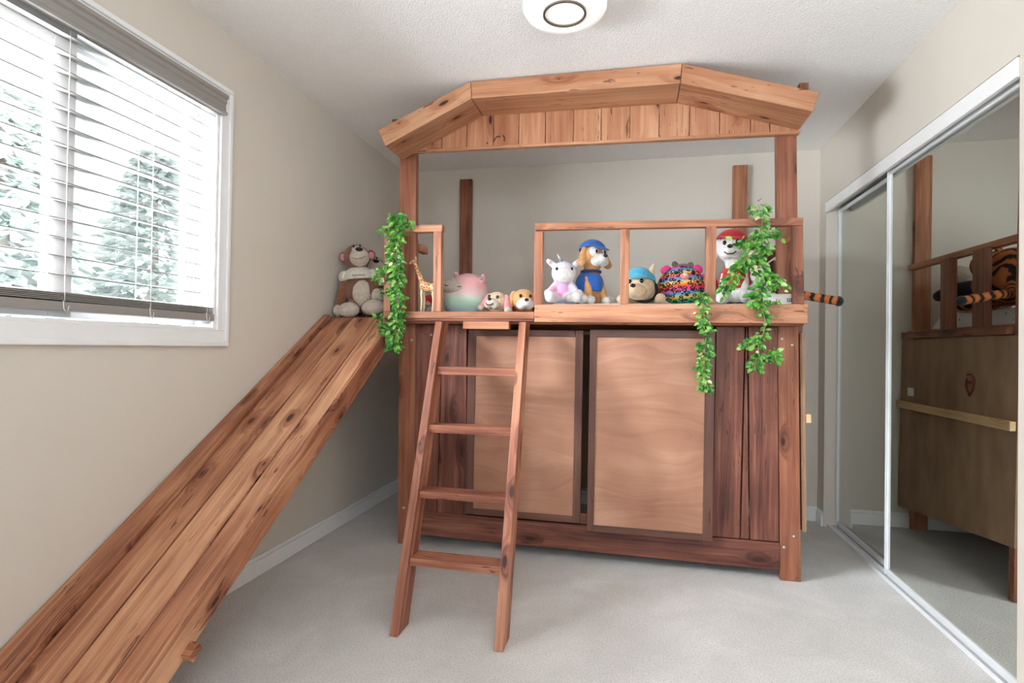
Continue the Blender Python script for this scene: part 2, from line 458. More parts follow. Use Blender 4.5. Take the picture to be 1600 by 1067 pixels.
sash(1.40, WY1-0.012, XL-0.125, 0.055)
sash(WY0+0.012, 1.45, XL-0.085, 0.075)

# ------------------------------------------------------------------ window blind
bl = thing('window_blind', 'white wide slat blind with grey valance hanging in the left wall window', 'blind', (XL, (WY0+WY1)/2, WZ1))
def rel(o):   # keep world-space geometry under a placed empty
    o.matrix_parent_inverse = o.parent.matrix_basis.inverted() if False else Matrix.Translation(-o.parent.location)
    return o
by0, by1 = WY0+0.02, WY1-0.006
bm = BM()
prof = [(0, 0), (0.030, 0), (0.030, 0.012), (0.022, 0.018), (0.020, 0.045), (0.026, 0.052), (0.026, 0.066), (0.034, 0.072), (0.034, 0.085), (0, 0.085)]
vv = []
for yy in (WY0-0.02, WY1+0.012):
    vv.append([bm.verts.new((XL+0.003+x, yy, 2.070+z)) for x, z in prof])
bm.faces.new(vv[0]); bm.faces.new(vv[1][::-1])
for i in range(len(prof)): bm.faces.new((vv[0][i], vv[1][i], vv[1][(i+1) % len(prof)], vv[0][(i+1) % len(prof)]))
rel(obj('valance', bm, M_VAL, bl))
bm = BM(); sx0, sx1 = XL-0.062, XL-0.002
for k in range(15):
    zc = 2.062 - k*0.0578
    for (za, ya) in ((zc, 0),):
        pts = []
        for yv in (by0, by1):
            for xv, dz in ((sx0, 0.004), (sx1, -0.006)):
                for tt in (-0.0016, 0.0016): pts.append((xv, yv, za+dz+tt))
        hexa(bm, pts)
rel(obj('slats', bm, M_SLAT, bl))
bm = BM()
for k in range(5): wbox(bm, sx0, sx1+0.004, by0, by1, 1.226+k*0.0052, 1.2292+k*0.0052)
wbox(bm, sx0, sx1+0.006, by0, by1, 1.194, 1.222)
rel(obj('bottom_rail', bm, M_VAL, bl, 0.001))
for yc in (0.85, 1.385, 1.70, 1.975):
    bm = BM()
    tube(bm, [(sx1+0.003, yc, 2.075), (sx1+0.003, yc, 1.6), (sx1+0.004, yc+0.001, 1.20)], 0.0012, 6)
    tube(bm, [(sx0-0.003, yc, 2.075), (sx0-0.003, yc, 1.20)], 0.0012, 6)
    tube(bm, [(sx1+0.007, yc-0.006, 1.225), (sx1+0.012, yc-0.008, 1.20), (sx1+0.010, yc+0.004, 1.185), (sx1+0.010, yc+0.010, 1.21)], 0.0015, 6)
    rel(obj('lift_cord', bm, M_TRIM, bl, smooth=True))

# ------------------------------------------------------------------ ceiling lamp
t = NT('lamp_diffuser', 0.35); t.color(lin((246, 246, 246)))
t.b.inputs['Emission Color'].default_value = (1, 0.97, 0.93, 1); t.b.inputs['Emission Strength'].default_value = 0.25
M_DIFF = t.m
lp = thing('ceiling_lamp', 'round white flush ceiling lamp with thin dark ring', 'lamp', (-0.265, 2.055, H))
bm = BM(); lathe(bm, [(0.148, 0.0), (0.148, -0.022), (0.13, -0.024)]); obj('lamp_base', bm, M_TRIM, lp, smooth=False)
bm = BM(); lathe(bm, [(0.152, -0.022), (0.157, -0.030), (0.157, -0.062), (0.148, -0.076), (0.125, -0.081), (0.02, -0.082)], seg=64); obj('lamp_diffuser', bm, M_DIFF, lp, smooth=True)
bm = BM()
seg = 64
for k in range(seg):
    a0, a1 = 2*math.pi*k/seg, 2*math.pi*(k+1)/seg
    q = [(r*math.cos(a), r*math.sin(a), z) for a in (a0, a1) for r in (0.073, 0.081) for z in (-0.088, -0.081)]
    vs_ = [bm.verts.new(p) for p in q]
    for idx, _ in FACES[2:]: bm.faces.new([vs_[i] for i in idx])
bmesh.ops.remove_doubles(bm, verts=bm.verts[:], dist=1e-5)
obj('ring_trim', bm, plain('ring_bronze', (118, 108, 94), 0.3, 0.6), lp)

# ------------------------------------------------------------------ loft bed
bed = thing('loft_bed', 'wooden treehouse style loft bed with gabled front and plywood doors', 'bed', (0, 0, 0))
DZ = 1.247     # deck surface
oneb('post', W_POST, bed, (-1.217, 2.920, 0), (-1.246, 2.920, 2.19), (1, 0, 0), 0.098, 0.040)
oneb('post', W_POST, bed, (0.757, 2.920, 0), (0.718, 2.920, 2.17), (1, 0, 0), 0.092, 0.040)
oneb('post', W_POST, bed, (-1.212, 3.961, 0), (-1.231, 3.961, 2.353), (1, 0, 0), 0.092, 0.036)
oneb('post', W_RAIL, bed, (0.705, 3.961, 0), (0.692, 3.961, 2.353), (1, 0, 0), 0.092, 0.036)
# deck
bm = BM()
yy = 2.795
while yy < 3.95:
    y2 = min(yy+0.138, 3.955); wbox(bm, -1.36, 0.775, yy, y2-0.004, DZ-0.022, DZ); yy += 0.138
obj('deck', bm, W_RAIL, bed, 0.002)
one('lip_board', W_RAIL, bed, -1.310, -0.487, 2.752, 2.842, DZ+0.001, 1.285)
one('front_board', W_RAIL, bed, -0.486, 0.780, 2.750, 2.792, 1.232, 1.3215)
one('front_joist', W_CLAD, bed, -1.30, -0.49, 2.755, 2.793, DZ-0.012, DZ)
one('support_block', W_RAIL, bed, -0.862, -0.616, 2.752, 2.795, 1.195, 1.2345)
# landing behind the slide
one('landing', W_CLAD, bed, -1.712, -1.365, 2.885, 3.36, DZ-0.03, 1.262, axis=0)
# left guard frame
oneb('guard_upright', W_RAIL, bed, (-1.288, 2.772, 1.285), (-1.291, 2.772, 1.708), (1, 0, 0), 0.040, 0.040)
oneb('guard_upright', W_RAIL, bed, (-1.005, 2.772, 1.285), (-1.010, 2.772, 1.708), (1, 0, 0), 0.044, 0.040)
oneb('guard_rail', W_RAIL, bed, (-1.312, 2.772, 1.727), (-0.983, 2.772, 1.723), (0, 0, 1), 0.038, 0.040)
oneb('guard_rail', W_RAIL, bed, (-1.196, 2.942, 1.66), (-1.196, 3.06, 1.66), (0, 0, 1), 0.040, 0.038)
# right guard rail
oneb('guard_rail', W_RAIL, bed, (-0.490, 2.770, 1.716), (0.756, 2.770, 1.700), (0, 0, 1), 0.035, 0.038)
for xc, wv in ((-0.469, 0.044), (-0.042, 0.042), (0.358, 0.047)):
    oneb('guard_upright', W_RAIL, bed, (xc, 2.770, 1.3215), (xc-0.001, 2.770, 1.691), (1, 0, 0), wv, 0.036)
oneb('guard_upright', W_POST, bed, (0.742, 2.770, 1.3215), (0.733, 2.770, 1.682), (1, 0, 0), 0.046, 0.036)
# side guard rail on the wardrobe side
oneb('side_rail', W_RAIL, bed, (0.733, 2.79, 1.643), (0.762, 3.942, 1.643), (1, 0, 0), 0.038, 0.035)
one('side_board', W_POST, bed, 0.776, 0.812, 2.945, 3.95, 1.197, 1.2365)
for yc in (3.155, 3.450):
    one('guard_upright', W_POST, bed, 0.778, 0.812, yc-0.05, yc+0.05, 1.2365, 1.625)
# plywood sides
bm = BM(); hexa(bm, [(0.8065, 2.872, 0.250), (0.817, 2.872, 0.250), (0.788, 2.872, 1.192), (0.800, 2.872, 1.192), (0.8065, 3.965, 0.14), (0.817, 3.965, 0.14), (0.788, 3.965, 1.192), (0.800, 3.965, 1.192)])
obj('side_panel', bm, M_PLYRAW, bed)
one('cleat', W_RAW, bed, 0.810, 0.835, 2.875, 3.96, 0.765, 0.808)
curve_line('scribble_mark', F_MARK, bed, [(0.8125, 3.22+a, 0.95+b) for a, b in ((0.02, 0.05), (-0.01, 0.055), (-0.04, 0.03), (-0.03, -0.02), (0.0, -0.055), (0.03, -0.01), (0.025, 0.03), (0.0, 0.01), (-0.015, 0.02))], 0.005)
one('sticker', M_TRIM, bed, 0.8055, 0.8125, 3.80, 3.86, 0.845, 0.895, bevel=0)
bm = BM(); wbox(bm, -1.268, -1.256, 2.945, 3.95, 0.10, 1.2)
obj('side_panel', bm, M_PLYRAW, bed)
bm = BM(); wbox(bm, -1.25, 0.78, 3.86, 3.872, 0.14, 1.2); obj('rear_panel', bm, M_PLYRAW, bed)
# base rail and cladding
oneb('base_rail', W_CLAD, bed, (-1.168, 2.915, 0.125), (0.708, 2.915, 0.112), (0, 0, 1), 0.132, 0.030)
def clad(xb0, xb1, xt0, xt1, zb=0.183, zt=1.222, y=2.905):
    bm = BM(); g = 0.0022
    hexa(bm, [(xb0+g, y, zb), (xb0+g, y+0.018, zb), (xb1-g, y, zb), (xb1-g, y+0.018, zb), (xt0+g, y, zt), (xt0+g, y+0.018, zt), (xt1-g, y, zt), (xt1-g, y+0.018, zt)])
    obj('cladding_plank', bm, W_CLAD, bed, 0.002)
clad(-1.168, -1.040, -1.192, -1.026); clad(-1.040, -0.872, -1.026, -0.886)
clad(0.395, 0.526, 0.405, 0.541); clad(0.530, 0.570, 0.5435, 0.5525, y=2.908); clad(0.573, 0.706, 0.554, 0.690)
bm = BM(); wbox(bm, -1.16, 0.70, 2.926, 2.940, 0.185, 0.24); obj('door_track', bm, W_CLAD, bed)
# framed doors
def door(x0, x1, z0, z1, y, fl, fr, ft, fb, dx):
    bm = BM(); wbox(bm, x0+fl-0.006, x1-fr+0.006, y+0.006, y+0.014, z0+fb-0.006, z1-ft+0.006)
    d = obj('cupboard_door', bm, M_PLY, bed)
    bm = BM()
    board(bm, (x0+fl/2, y+0.010, z0), (x0+fl/2+dx, y+0.010, z1), (1, 0, 0), fl, 0.020)
    board(bm, (x1-fr/2, y+0.010, z0), (x1-fr/2+dx, y+0.010, z1), (1, 0, 0), fr, 0.020)
    wbox(bm, x0+fl, x1-fr, y, y+0.020, z1-ft, z1); wbox(bm, x0+fl, x1-fr, y, y+0.020, z0, z0+fb)
    f = obj('door_frame', bm, W_FRAME, d, 0.002); f['label'] = 'dark brown door frame'
door(-0.872, -0.252, 0.203, 1.196, 2.876, 0.044, 0.040, 0.034, 0.032, 0.003)
door(-0.216, 0.392, 0.172, 1.200, 2.852, 0.034, 0.046, 0.038, 0.034, 0.003)
# screw heads
for x, z in ((-1.262, 1.16), (-1.205, 1.135), (-1.09, 1.165), (0.708, 1.165), (0.755, 1.135), (0.727, 0.16), (0.770, 0.215), (-1.235, 0.20), (-1.19, 0.235)):
    bm = BM(); bmesh.ops.create_uvsphere(bm, u_segments=12, v_segments=8, radius=0.008, matrix=Matrix.Translation((x, 2.899, z)) @ Matrix.Diagonal((1, 0.5, 1, 1)))
    obj('screw_head', bm, M_SCREW, bed, smooth=True)
# gable: roof boards (each mitred) and boarded panel
Y0, Y1 = 2.652, 2.868
RT = [(-1.310, 2.223), (-0.811, 2.434), (0.208, 2.429), (0.790, 2.247)]
RB = [(-1.266, 2.137), (-0.804, 2.347), (0.201, 2.337), (0.764, 2.163)]
for i in range(3):
    g = 0.0012
    (xa, za), (xb, zb) = RT[i], RT[i+1]; (xc, zc), (xd, zd) = RB[i], RB[i+1]
    e0 = g if i else 0; e1 = g if i < 2 else 0
    bm = BM()
    hexa(bm, [(xc+e0, Y0, zc), (xc+e0, Y1, zc), (xa+e0, Y0, za), (xa+e0, Y1, za), (xd-e1, Y0, zd), (xd-e1, Y1, zd), (xb-e1, Y0, zb), (xb-e1, Y1, zb)])
    obj('roof_board', bm, W_ROOF, bed, 0.003)
seams = [-1.308, -1.179, -1.035, -0.892, -0.745, -0.605, -0.462, -0.315, -0.172, -0.028, 0.117, 0.263, 0.405, 0.549, 0.636, 0.762]
def roofz(x):
    P = [(-1.35, 2.105), *RB, (0.80, 2.153)]
    for (xa, za), (xb, zb) in zip(P, P[1:]):
        if xa <= x <= xb: return za + (zb-za)*(x-xa)/(xb-xa)
    return 2.15
def botz(x): return 2.184 + (2.155-2.184)*(x+1.308)/2.07
bm = BM(); gl = 0.0016
for a, b in zip(seams, seams[1:]):
    cuts = sorted([a+gl, b-gl] + [x for x, _ in RB if a+gl < x < b-gl])
    for c, d in zip(cuts, cuts[1:]):
        zc, zd = max(roofz(c)+0.06, botz(c)+0.012), max(roofz(d)+0.06, botz(d)+0.012)
        hexa(bm, [(c, 2.868, botz(c)+0.008), (c, 2.884, botz(c)+0.008), (d, 2.868, botz(d)+0.008), (d, 2.884, botz(d)+0.008), (c, 2.868, zc), (c, 2.884, zc), (d, 2.868, zd), (d, 2.884, zd)])
obj('gable_panel', bm, W_ROOF, bed, 0.0015)
bm = BM(); board(bm, (-1.308, 2.881, botz(-1.308)), (0.770, 2.881, botz(0.770)), (0, 0, 1), 0.016, 0.034)
obj('gable_trim', bm, W_ROOF, bed, 0.003)
one('roof_rafter', W_POST, bed, -1.27, 0.745, 2.886, 2.900, 2.19, 2.30)
one('roof_peg', W_POST, bed, 0.742, 0.782, 2.780, 2.818, 2.262, 2.352)
one('roof_peg', W_POST, bed, -1.290, -1.250, 2.780, 2.818, 2.250, 2.330)

for pts in (((-0.742, 2.205), (-0.735, 2.222), (-0.722, 2.232), (-0.708, 2.230)), ((-0.690, 2.236), (-0.683, 2.222), (-0.684, 2.203)), ((-0.783, 2.196), (-0.776, 2.203))):
    curve_line('scuff_mark', plain('scuff', (70, 46, 34), 0.8), bed, [(x, 2.868, z) for x, z in pts], 0.0035)

# ------------------------------------------------------------------ mattress
t = NT('quilt_print', 0.9)
_o = t.obj(); _v = t.n('ShaderNodeTexVoronoi'); _v.inputs['Scale'].default_value = 22; t.l(_o, _v.inputs['Vector'])
_k = t.math('LESS_THAN', t.math('ADD', _v.outputs[0], t.math('MULTIPLY', t.noise(_o, 60, 2), 0.4)), 0.33)
t.color(t.mix(_k, lin((228, 226, 222)), lin((70, 72, 74)))); M_QUILT = t.m
bm = BM()
NX, NY = 44, 36
mx0, mx1, my0, my1 = -0.46, 0.692, 2.855, 3.84
grid = []
for i in range(NX+1):
    row = []
    for j in range(NY+1):
        u, v = i/NX, j/NY
        e = min(u, 1-u)*(mx1-mx0); e2 = min(v, 1-v)*(my1-my0)
        q = min(1, e/0.05)*(2-min(1, e/0.05)); q2 = min(1, e2/0.05)*(2-min(1, e2/0.05))
        x = mx0+u*(mx1-mx0); y = my0+v*(my1-my0)
        z = DZ + 0.012 + 0.078*math.sqrt(max(0, q*q2)) + 0.004*noise.noise(V((x*6, y*6, 3)))
        row.append(bm.verts.new((x, y, z)))
    grid.append(row)
for i in range(NX):
    for j in range(NY): bm.faces.new((grid[i][j], grid[i+1][j], grid[i+1][j+1], grid[i][j+1]))
bd = [grid[i][0] for i in range(NX+1)] + [grid[NX][j] for j in range(1, NY+1)] + [grid[i][NY] for i in range(NX-1, -1, -1)] + [grid[0][j] for j in range(NY-1, 0, -1)]
lo = [bm.verts.new((v_.co.x, v_.co.y, DZ)) for v_ in bd]
for i in range(len(bd)): bm.faces.new((bd[i], bd[(i+1) % len(bd)], lo[(i+1) % len(bd)], lo[i]))
bm.faces.new(lo)
tag(obj('mattress', bm, M_QUILT, None, smooth=True), 'thin white mattress with small dark print on the loft deck', 'mattress')
MT = DZ + 0.093

# ------------------------------------------------------------------ ladder
lad = thing('ladder', 'wooden step ladder leaning on the front edge of the loft bed', 'ladder', (0, 0, 0))
LD = V((0, 0.747, 1.23)).normalized(); LN = V((0, LD.z, -LD.y))   # along the slope, into the slope
def stringer(xb, xt, yb, yt):
    T_, Wd = 0.036, 0.092
    pts = []
    for (x, y, z) in ((xb, yb, 0.0), (xt, yt, 1.2285)):
        for j in (0, 1):
            for k in (0, 1):
                pts.append((x + k*T_, y + j*(Wd/LD.z), z))
    bm = BM(); hexa(bm, pts); obj('stringer', bm, W_LADDER, lad, 0.003)
stringer(-0.888, -0.980, 1.966, 2.662); stringer(-0.478, -0.546, 1.962, 2.660)
for (x0, x1, yf, zt, th) in ((-0.925, -0.528, 2.545, 1.003, 0.038), (-0.907, -0.511, 2.395, 0.743, 0.036), (-0.887, -0.499, 2.243, 0.479, 0.030), (-0.868, -0.486, 2.105, 0.246, 0.032)):
    one('rung', W_LADDER, lad, x0, x1, yf+0.006, yf+0.098, zt-th, zt, axis=0)

# ------------------------------------------------------------------ slide
sl = thing('slide', 'long wooden plank slide running down along the left wall under the window', 'slide', (0, 0, 0))
SM, SY0 = 0.638, 0.90
def sz(y): return SM*(y-SY0)
SN = V((0, -SM, 1)).normalized()
yt_, yb_ = 2.872, 0.935
def slide_plank(name, xt0, xt1, xb0, xb1, lift, depth, yt=yt_, yb=yb_, bev=0.003):
    pts = []
    for (y, x0, x1) in ((yb, xb0, xb1), (yt, xt0, xt1)):
        top = V((0, y, sz(y))) + SN*lift; bot = V((0, y, sz(y))) + SN*(lift-depth)
        for x in (x0, x1):
            for q in (bot, top): pts.append((x, q.y, q.z))
    bm = BM(); hexa(bm, pts); return obj(name, bm, W_SLIDE, sl, bev)
slide_plank('side_rail', -1.728, -1.690, -1.722, -1.604, 0.020, 0.089)
slide_plank('slide_plank', -1.685, -1.553, -1.599, -1.470, 0.000, 0.032, bev=0.004)
slide_plank('slide_plank', -1.547, -1.414, -1.464, -1.330, 0.000, 0.032, bev=0.004)
slide_plank('slide_plank', -1.408, -1.312, -1.324, -1.256, 0.000, 0.032, bev=0.004)
slide_plank('side_rail', -1.311, -1.296, -1.255, -1.240, 0.003, 0.100, bev=0.004)
bm = BM(); board(bm, (-1.66, 1.385, 0.205), (-1.222, 1.385, 0.205), (0, 1, SM), 0.045, 0.030); obj('slide_cleat', bm, W_SLIDE, sl, 0.003)
bm = BM(); wbox(bm, -1.70, -1.315, 2.70, 2.738, 1.00, 1.07); obj('slide_cleat', bm, W_SLIDE, sl, 0.003)

# ------------------------------------------------------------------ ivy garlands
t = NT('ivy_leaf', 0.4)
_at = t.n('ShaderNodeAttribute'); _at.attribute_name = 'tone'
t.color(t.ramp(_at.outputs['Fac'], [(0.0, lin((30, 84, 38))), (0.4, lin((66, 138, 50))), (0.75, lin((122, 182, 74))), (0.93, lin((160, 196, 112))), (1.0, lin((206, 204, 150)))]))
t.b.inputs['Specular IOR Level'].default_value = 0.6
M_LEAF = t.m
M_STEM = plain('vine_stem', (150, 160, 110), 0.6)
def leaf(bm, lay, p, d, nrm, s, tone):
    d = d.normalized(); side = d.cross(nrm).normalized(); n_ = side.cross(d).normalized()
    P = [p, p+d*s*0.30+side*s*0.30+n_*s*0.06, p+d*s*0.72+side*s*0.24+n_*s*0.03, p+d*s-n_*s*0.10,
         p+d*s*0.72-side*s*0.24+n_*s*0.03, p+d*s*0.30-side*s*0.30+n_*s*0.06, p+d*s*0.5-n_*s*0.06]
    v = [bm.verts.new(q) for q in P]
    for a, b in ((0, 1), (1, 2), (2, 3), (3, 4), (4, 5), (5, 0)):
        f = bm.faces.new((v[a], v[b], v[6]))
        for lp in f.loops: lp[lay] = (tone, tone, tone, 1)
def garland(label, paths, seed):
    r = random.Random(seed)
    g = thing('ivy_garland', label, 'artificial plant', paths[0][0][0], 0, 'artificial ivy garlands on the loft bed')
    base = V(paths[0][0][0])
    bs = BM(); bl_ = BM(); lay = bl_.loops.layers.float_color.new('tone')
    for pts, rad, dens, size in paths:
        P = [V(p)-base for p in pts]
        # smooth polyline
        Q = []
        for i in range(len(P)-1):
            p0 = P[max(i-1, 0)]; p1 = P[i]; p2 = P[i+1]; p3 = P[min(i+2, len(P)-1)]
            for k in range(6):
                s = k/6
                Q.append(0.5*((2*p1) + (p2-p0)*s + (2*p0-5*p1+4*p2-p3)*s*s + (3*p1-p0-3*p2+p3)*s**3))
        Q.append(P[-1])
        tube(bs, Q, 0.0016, 5)
        Ln = sum((b-a).length for a, b in zip(Q, Q[1:])); n_ = int(Ln*dens*1.9)
        for i in range(n_):
            s = r.random()*(len(Q)-1); k = int(s); p = Q[k].lerp(Q[min(k+1, len(Q)-1)], s-k)
            ax = (Q[min(k+1, len(Q)-1)]-Q[max(k-1, 0)]).normalized()
            ang = r.uniform(0, 2*math.pi)
            out = V((math.cos(ang), math.sin(ang)*0.75 - 0.25, r.uniform(-0.45, 0.5))).normalized()
            off = out*r.uniform(0.1, 1)*rad
            if base.y + p.y + off.y > LIMY and abs(off.y) > 0: off.y = -abs(off.y)*0.5
            d = (out + V((0, 0, -0.35)) + ax*0.3 + V((r.uniform(-.5, .5), r.uniform(-.5, .3), r.uniform(-.5, .5)))).normalized()
            if base.y + p.y + off.y + d.y*size > LIMY: d.y = -abs(d.y)*0.5
            nr = V((r.uniform(-.6, .6), -1, r.uniform(0.0, 1.0)))
            leaf(bl_, lay, p+off, d, nr, size*r.uniform(0.5, 0.95), min(1, max(0, r.gauss(0.5, 0.26))))
    obj('stem', bs, M_STEM, g); obj('leaves', bl_, M_LEAF, g)
    return g
LIMY = 2.742
LY = 2.722
def P2(*xz): return [(x, LY, z) for x, z in xz]
garland('full green ivy garland hanging over the small left guard frame', [
    (P2((-1.235, 1.795), (-1.212, 1.712), (-1.235, 1.62), (-1.217, 1.509), (-1.222, 1.407), (-1.208, 1.306), (-1.219, 1.204), (-1.232, 1.085)), 0.033, 400, 0.040),
    (P2((-1.225, 1.77), (-1.16, 1.765), (-1.15, 1.73)), 0.02, 160, 0.034),
    (P2((-1.235, 1.73), (-1.29, 1.72), (-1.31, 1.69)), 0.02, 160, 0.034),
    (P2((-1.235, 1.54), (-1.285, 1.53), (-1.315, 1.50), (-1.318, 1.455)), 0.022, 190, 0.036),
    (P2((-1.22, 1.40), (-1.265, 1.395), (-1.292, 1.37)), 0.016, 170, 0.034),
    (P2((-1.22, 1.12), (-1.28, 1.19), (-1.335, 1.262)), 0.026, 240, 0.036)], 3)
garland('bushy ivy garland hanging over the right end of the long guard rail', [
    (P2((0.555, 1.780), (0.574, 1.704), (0.569, 1.640), (0.575, 1.55), (0.56, 1.47), (0.60, 1.42), (0.56, 1.37), (0.560, 1.320)), 0.034, 230, 0.042),
    (P2((0.57, 1.66), (0.61, 1.645), (0.645, 1.63)), 0.026, 200, 0.040),
    (P2((0.565, 1.62), (0.51, 1.60), (0.47, 1.61)), 0.032, 220, 0.040),
    (P2((0.565, 1.58), (0.51, 1.53), (0.485, 1.485)), 0.036, 260, 0.040),
    (P2((0.49, 1.50), (0.46, 1.455), (0.425, 1.41), (0.405, 1.37)), 0.030, 260, 0.038),
    (P2((0.60, 1.44), (0.635, 1.42), (0.655, 1.385)), 0.034, 260, 0.042),
    (P2((0.57, 1.33), (0.63, 1.325), (0.65, 1.33)), 0.012, 120, 0.030),
    (P2((0.575, 1.30), (0.592, 1.24), (0.585, 1.185), (0.565, 1.14), (0.568, 1.085), (0.585, 1.068)), 0.020, 150, 0.036),
    (P2((0.575, 1.165), (0.535, 1.15), (0.505, 1.12)), 0.022, 240, 0.038),
    (P2((0.585, 1.068), (0.62, 1.085), (0.635, 1.10), (0.63, 1.06)), 0.022, 210, 0.038),
    (P2((0.568, 1.085), (0.55, 1.05), (0.553, 1.015)), 0.020, 260, 0.038)], 5)
garland('thin ivy strand dangling in front of the right cupboard door', [
    (P2((0.318, 1.345), (0.330, 1.29), (0.322, 1.23), (0.336, 1.175), (0.330, 1.12)), 0.022, 170, 0.036),
    (P2((0.330, 1.12), (0.330, 1.06), (0.325, 0.99), (0.336, 0.915)), 0.026, 310, 0.036),
    (P2((0.318, 1.36), (0.305, 1.37), (0.29, 1.35)), 0.016, 200, 0.034),
    (P2((0.33, 1.24), (0.36, 1.20)), 0.012, 120, 0.032),
    (P2((0.325, 1.27), (0.293, 1.285)), 0.010, 110, 0.034)], 9)

# ------------------------------------------------------------------ plush toys
F_BROWN = plush('plush_brown', [(132, 88, 66)]); F_CREAM = plush('plush_cream', [(206, 194, 178)])
F_WHITE = plush('plush_white', [(238, 236, 232)]); F_TAN = plush('plush_tan', [(216, 160, 104)])
F_SAND = plush('plush_sand', [(214, 186, 152)]); F_GREY = plush('plush_grey', [(150, 140, 132)])
F_SHIRT = plush('shirt_white', [(224, 218, 206)], fuzz=0.2)
F_RED = plush('felt_red', [(196, 34, 40)], fuzz=0.3); F_BLUE = plush('felt_blue', [(44, 106, 196)], fuzz=0.3)
F_TURQ = plush('felt_turquoise', [(68, 164, 196)], fuzz=0.3); F_PINK = plush('felt_pink', [(232, 62, 132)], fuzz=0.3)
F_YEL = plush('felt_yellow', [(236, 190, 70)], fuzz=0.3); F_BLACK = plush('felt_black', [(22, 22, 25)], fuzz=0.3)
F_NAVY = plush('felt_navy', [(40, 46, 84)], fuzz=0.3); F_ROSE = plush('plush_rose', [(236, 150, 160)])
t = NT('plaid_cloth', 0.9)
_o = t.obj(); _a = t.n('ShaderNodeTexChecker'); _a.inputs['Scale'].default_value = 70; t.l(_o, _a.inputs['Vector'])
_a.inputs[1].default_value = lin((96, 44, 48)); _a.inputs[2].default_value = lin((186, 172, 160)); t.color(_a.outputs[0]); F_PLAID = t.m
M_EYE = plain('toy_eye', (14, 13, 14), 0.12); M_EYEW = plain('toy_eye_white', (245, 245, 245), 0.3)

def monkey(label, loc, rz, s=1.0, plaid=False, rot=None):
    g = thing('plush_monkey', label, 'plush toy', loc, rz, 'plush monkeys at the top of the slide', rot)
    g.scale = (s, s, s)
    blob('body', [('e', (0, 0, 0.155), (0.080, 0.066, 0.125)), ('e', (-0.005, -0.005, 0.335), (0.070, 0.066, 0.070)),
                  ('c', (0, 0, 0.24), 0.04, (0, 0, 0.30), 0.045), ('c', (-0.065, 0, 0.235), 0.030, (-0.100, -0.02, 0.13), 0.027),
                  ('c', (-0.100, -0.02, 0.13), 0.027, (-0.115, -0.04, 0.055), 0.022),
                  ('c', (0.065, 0, 0.235), 0.030, (0.085, -0.05, 0.13), 0.028),
                  ('c', (-0.04, -0.03, 0.055), 0.044, (-0.05, -0.10, 0.045), 0.034), ('c', (0.04, -0.03, 0.055), 0.044, (0.065, -0.10, 0.045), 0.034)], F_BROWN, g)
    m = blob('muzzle', [('e', (0.018, -0.048, 0.325), (0.054, 0.048, 0.050)), ('e', (0.012, -0.045, 0.365), (0.036, 0.030, 0.026))], F_CREAM, g)
    soft('nose', M_EYE, m, (0.026, -0.086, 0.362), (0.020, 0.014, 0.012), (0.2, 0.15, 0))
    curve_line('mouth', F_BROWN, m, [(-0.012, -0.0935, 0.318), (0.012, -0.0985, 0.309), (0.040, -0.0955, 0.312), (0.056, -0.083, 0.324)], 0.0014)
    softs('eyes', M_EYE, g, [((-0.004, -0.072, 0.382), (0.006, 0.005, 0.007)), ((0.030, -0.072, 0.384), (0.006, 0.005, 0.007))], 2)
    for sx in (-1, 1):
        e = soft('ear', F_BROWN, g, (sx*0.074, 0.0, 0.340), (0.024, 0.014, 0.030)); soft('inner_ear', F_ROSE if not plaid else F_CREAM, e, (sx*0.076, -0.010, 0.338), (0.015, 0.007, 0.020))
    soft('belly', F_CREAM, g, (0.012, -0.030, 0.135), (0.058, 0.046, 0.085))
    sh = dome('shirt', F_SHIRT, g, (0, 0, 0.205), (0.090, 0.075, 0.080), 0.05)
    softs('sleeves', F_SHIRT, sh, [((-0.073, -0.004, 0.228), (0.038, 0.036, 0.038)), ((0.074, -0.006, 0.228), (0.038, 0.036, 0.038))])
    if not plaid:
        pts = []
        for i in range(26):
            u = -0.024 + i*0.0026; x = u; zz = 0.226 + 0.006*math.sin(i*1.9)
            ny = -0.075*math.sqrt(max(0.05, 1-(x/0.090)**2-((zz-0.205)/0.080)**2)) - 0.0025
            pts.append((x, ny, zz))
        curve_line('script_print', F_BLACK, sh, pts, 0.0011)
    soft('hand', F_CREAM, g, (-0.118, -0.048, 0.045), (0.026, 0.026, 0.034))
    soft('hand', F_CREAM, g, (0.095, -0.065, 0.105), (0.030, 0.028, 0.045), (0.2, 0.2, 0))
    soft('foot', F_CREAM if not plaid else F_PLAID, g, (-0.050, -0.105, 0.042), (0.056, 0.050, 0.040), (0, 0, 0.3))
    soft('foot', F_CREAM if not plaid else F_PLAID, g, (0.078, -0.105, 0.044), (0.064, 0.052, 0.042), (0, 0, -0.3))
    curve_line('tail', F_BROWN, g, [(-0.05, 0.05, 0.06), (-0.115, 0.04, 0.035), (-0.140, 0.0, 0.024)], 0.017)
    return g
monkey('brown and cream plush monkey in a white shirt, sitting nearest the left wall', (-1.566, 3.02, 1.264), 0.30, 1.08, False, (0.0, -0.10, 0.30))
monkey('plush monkey half hidden behind the left ivy, dark checked trousers', (-1.580, 3.262, 1.264), 0.25, 1.0, True, (0, -0.10, 0.3))

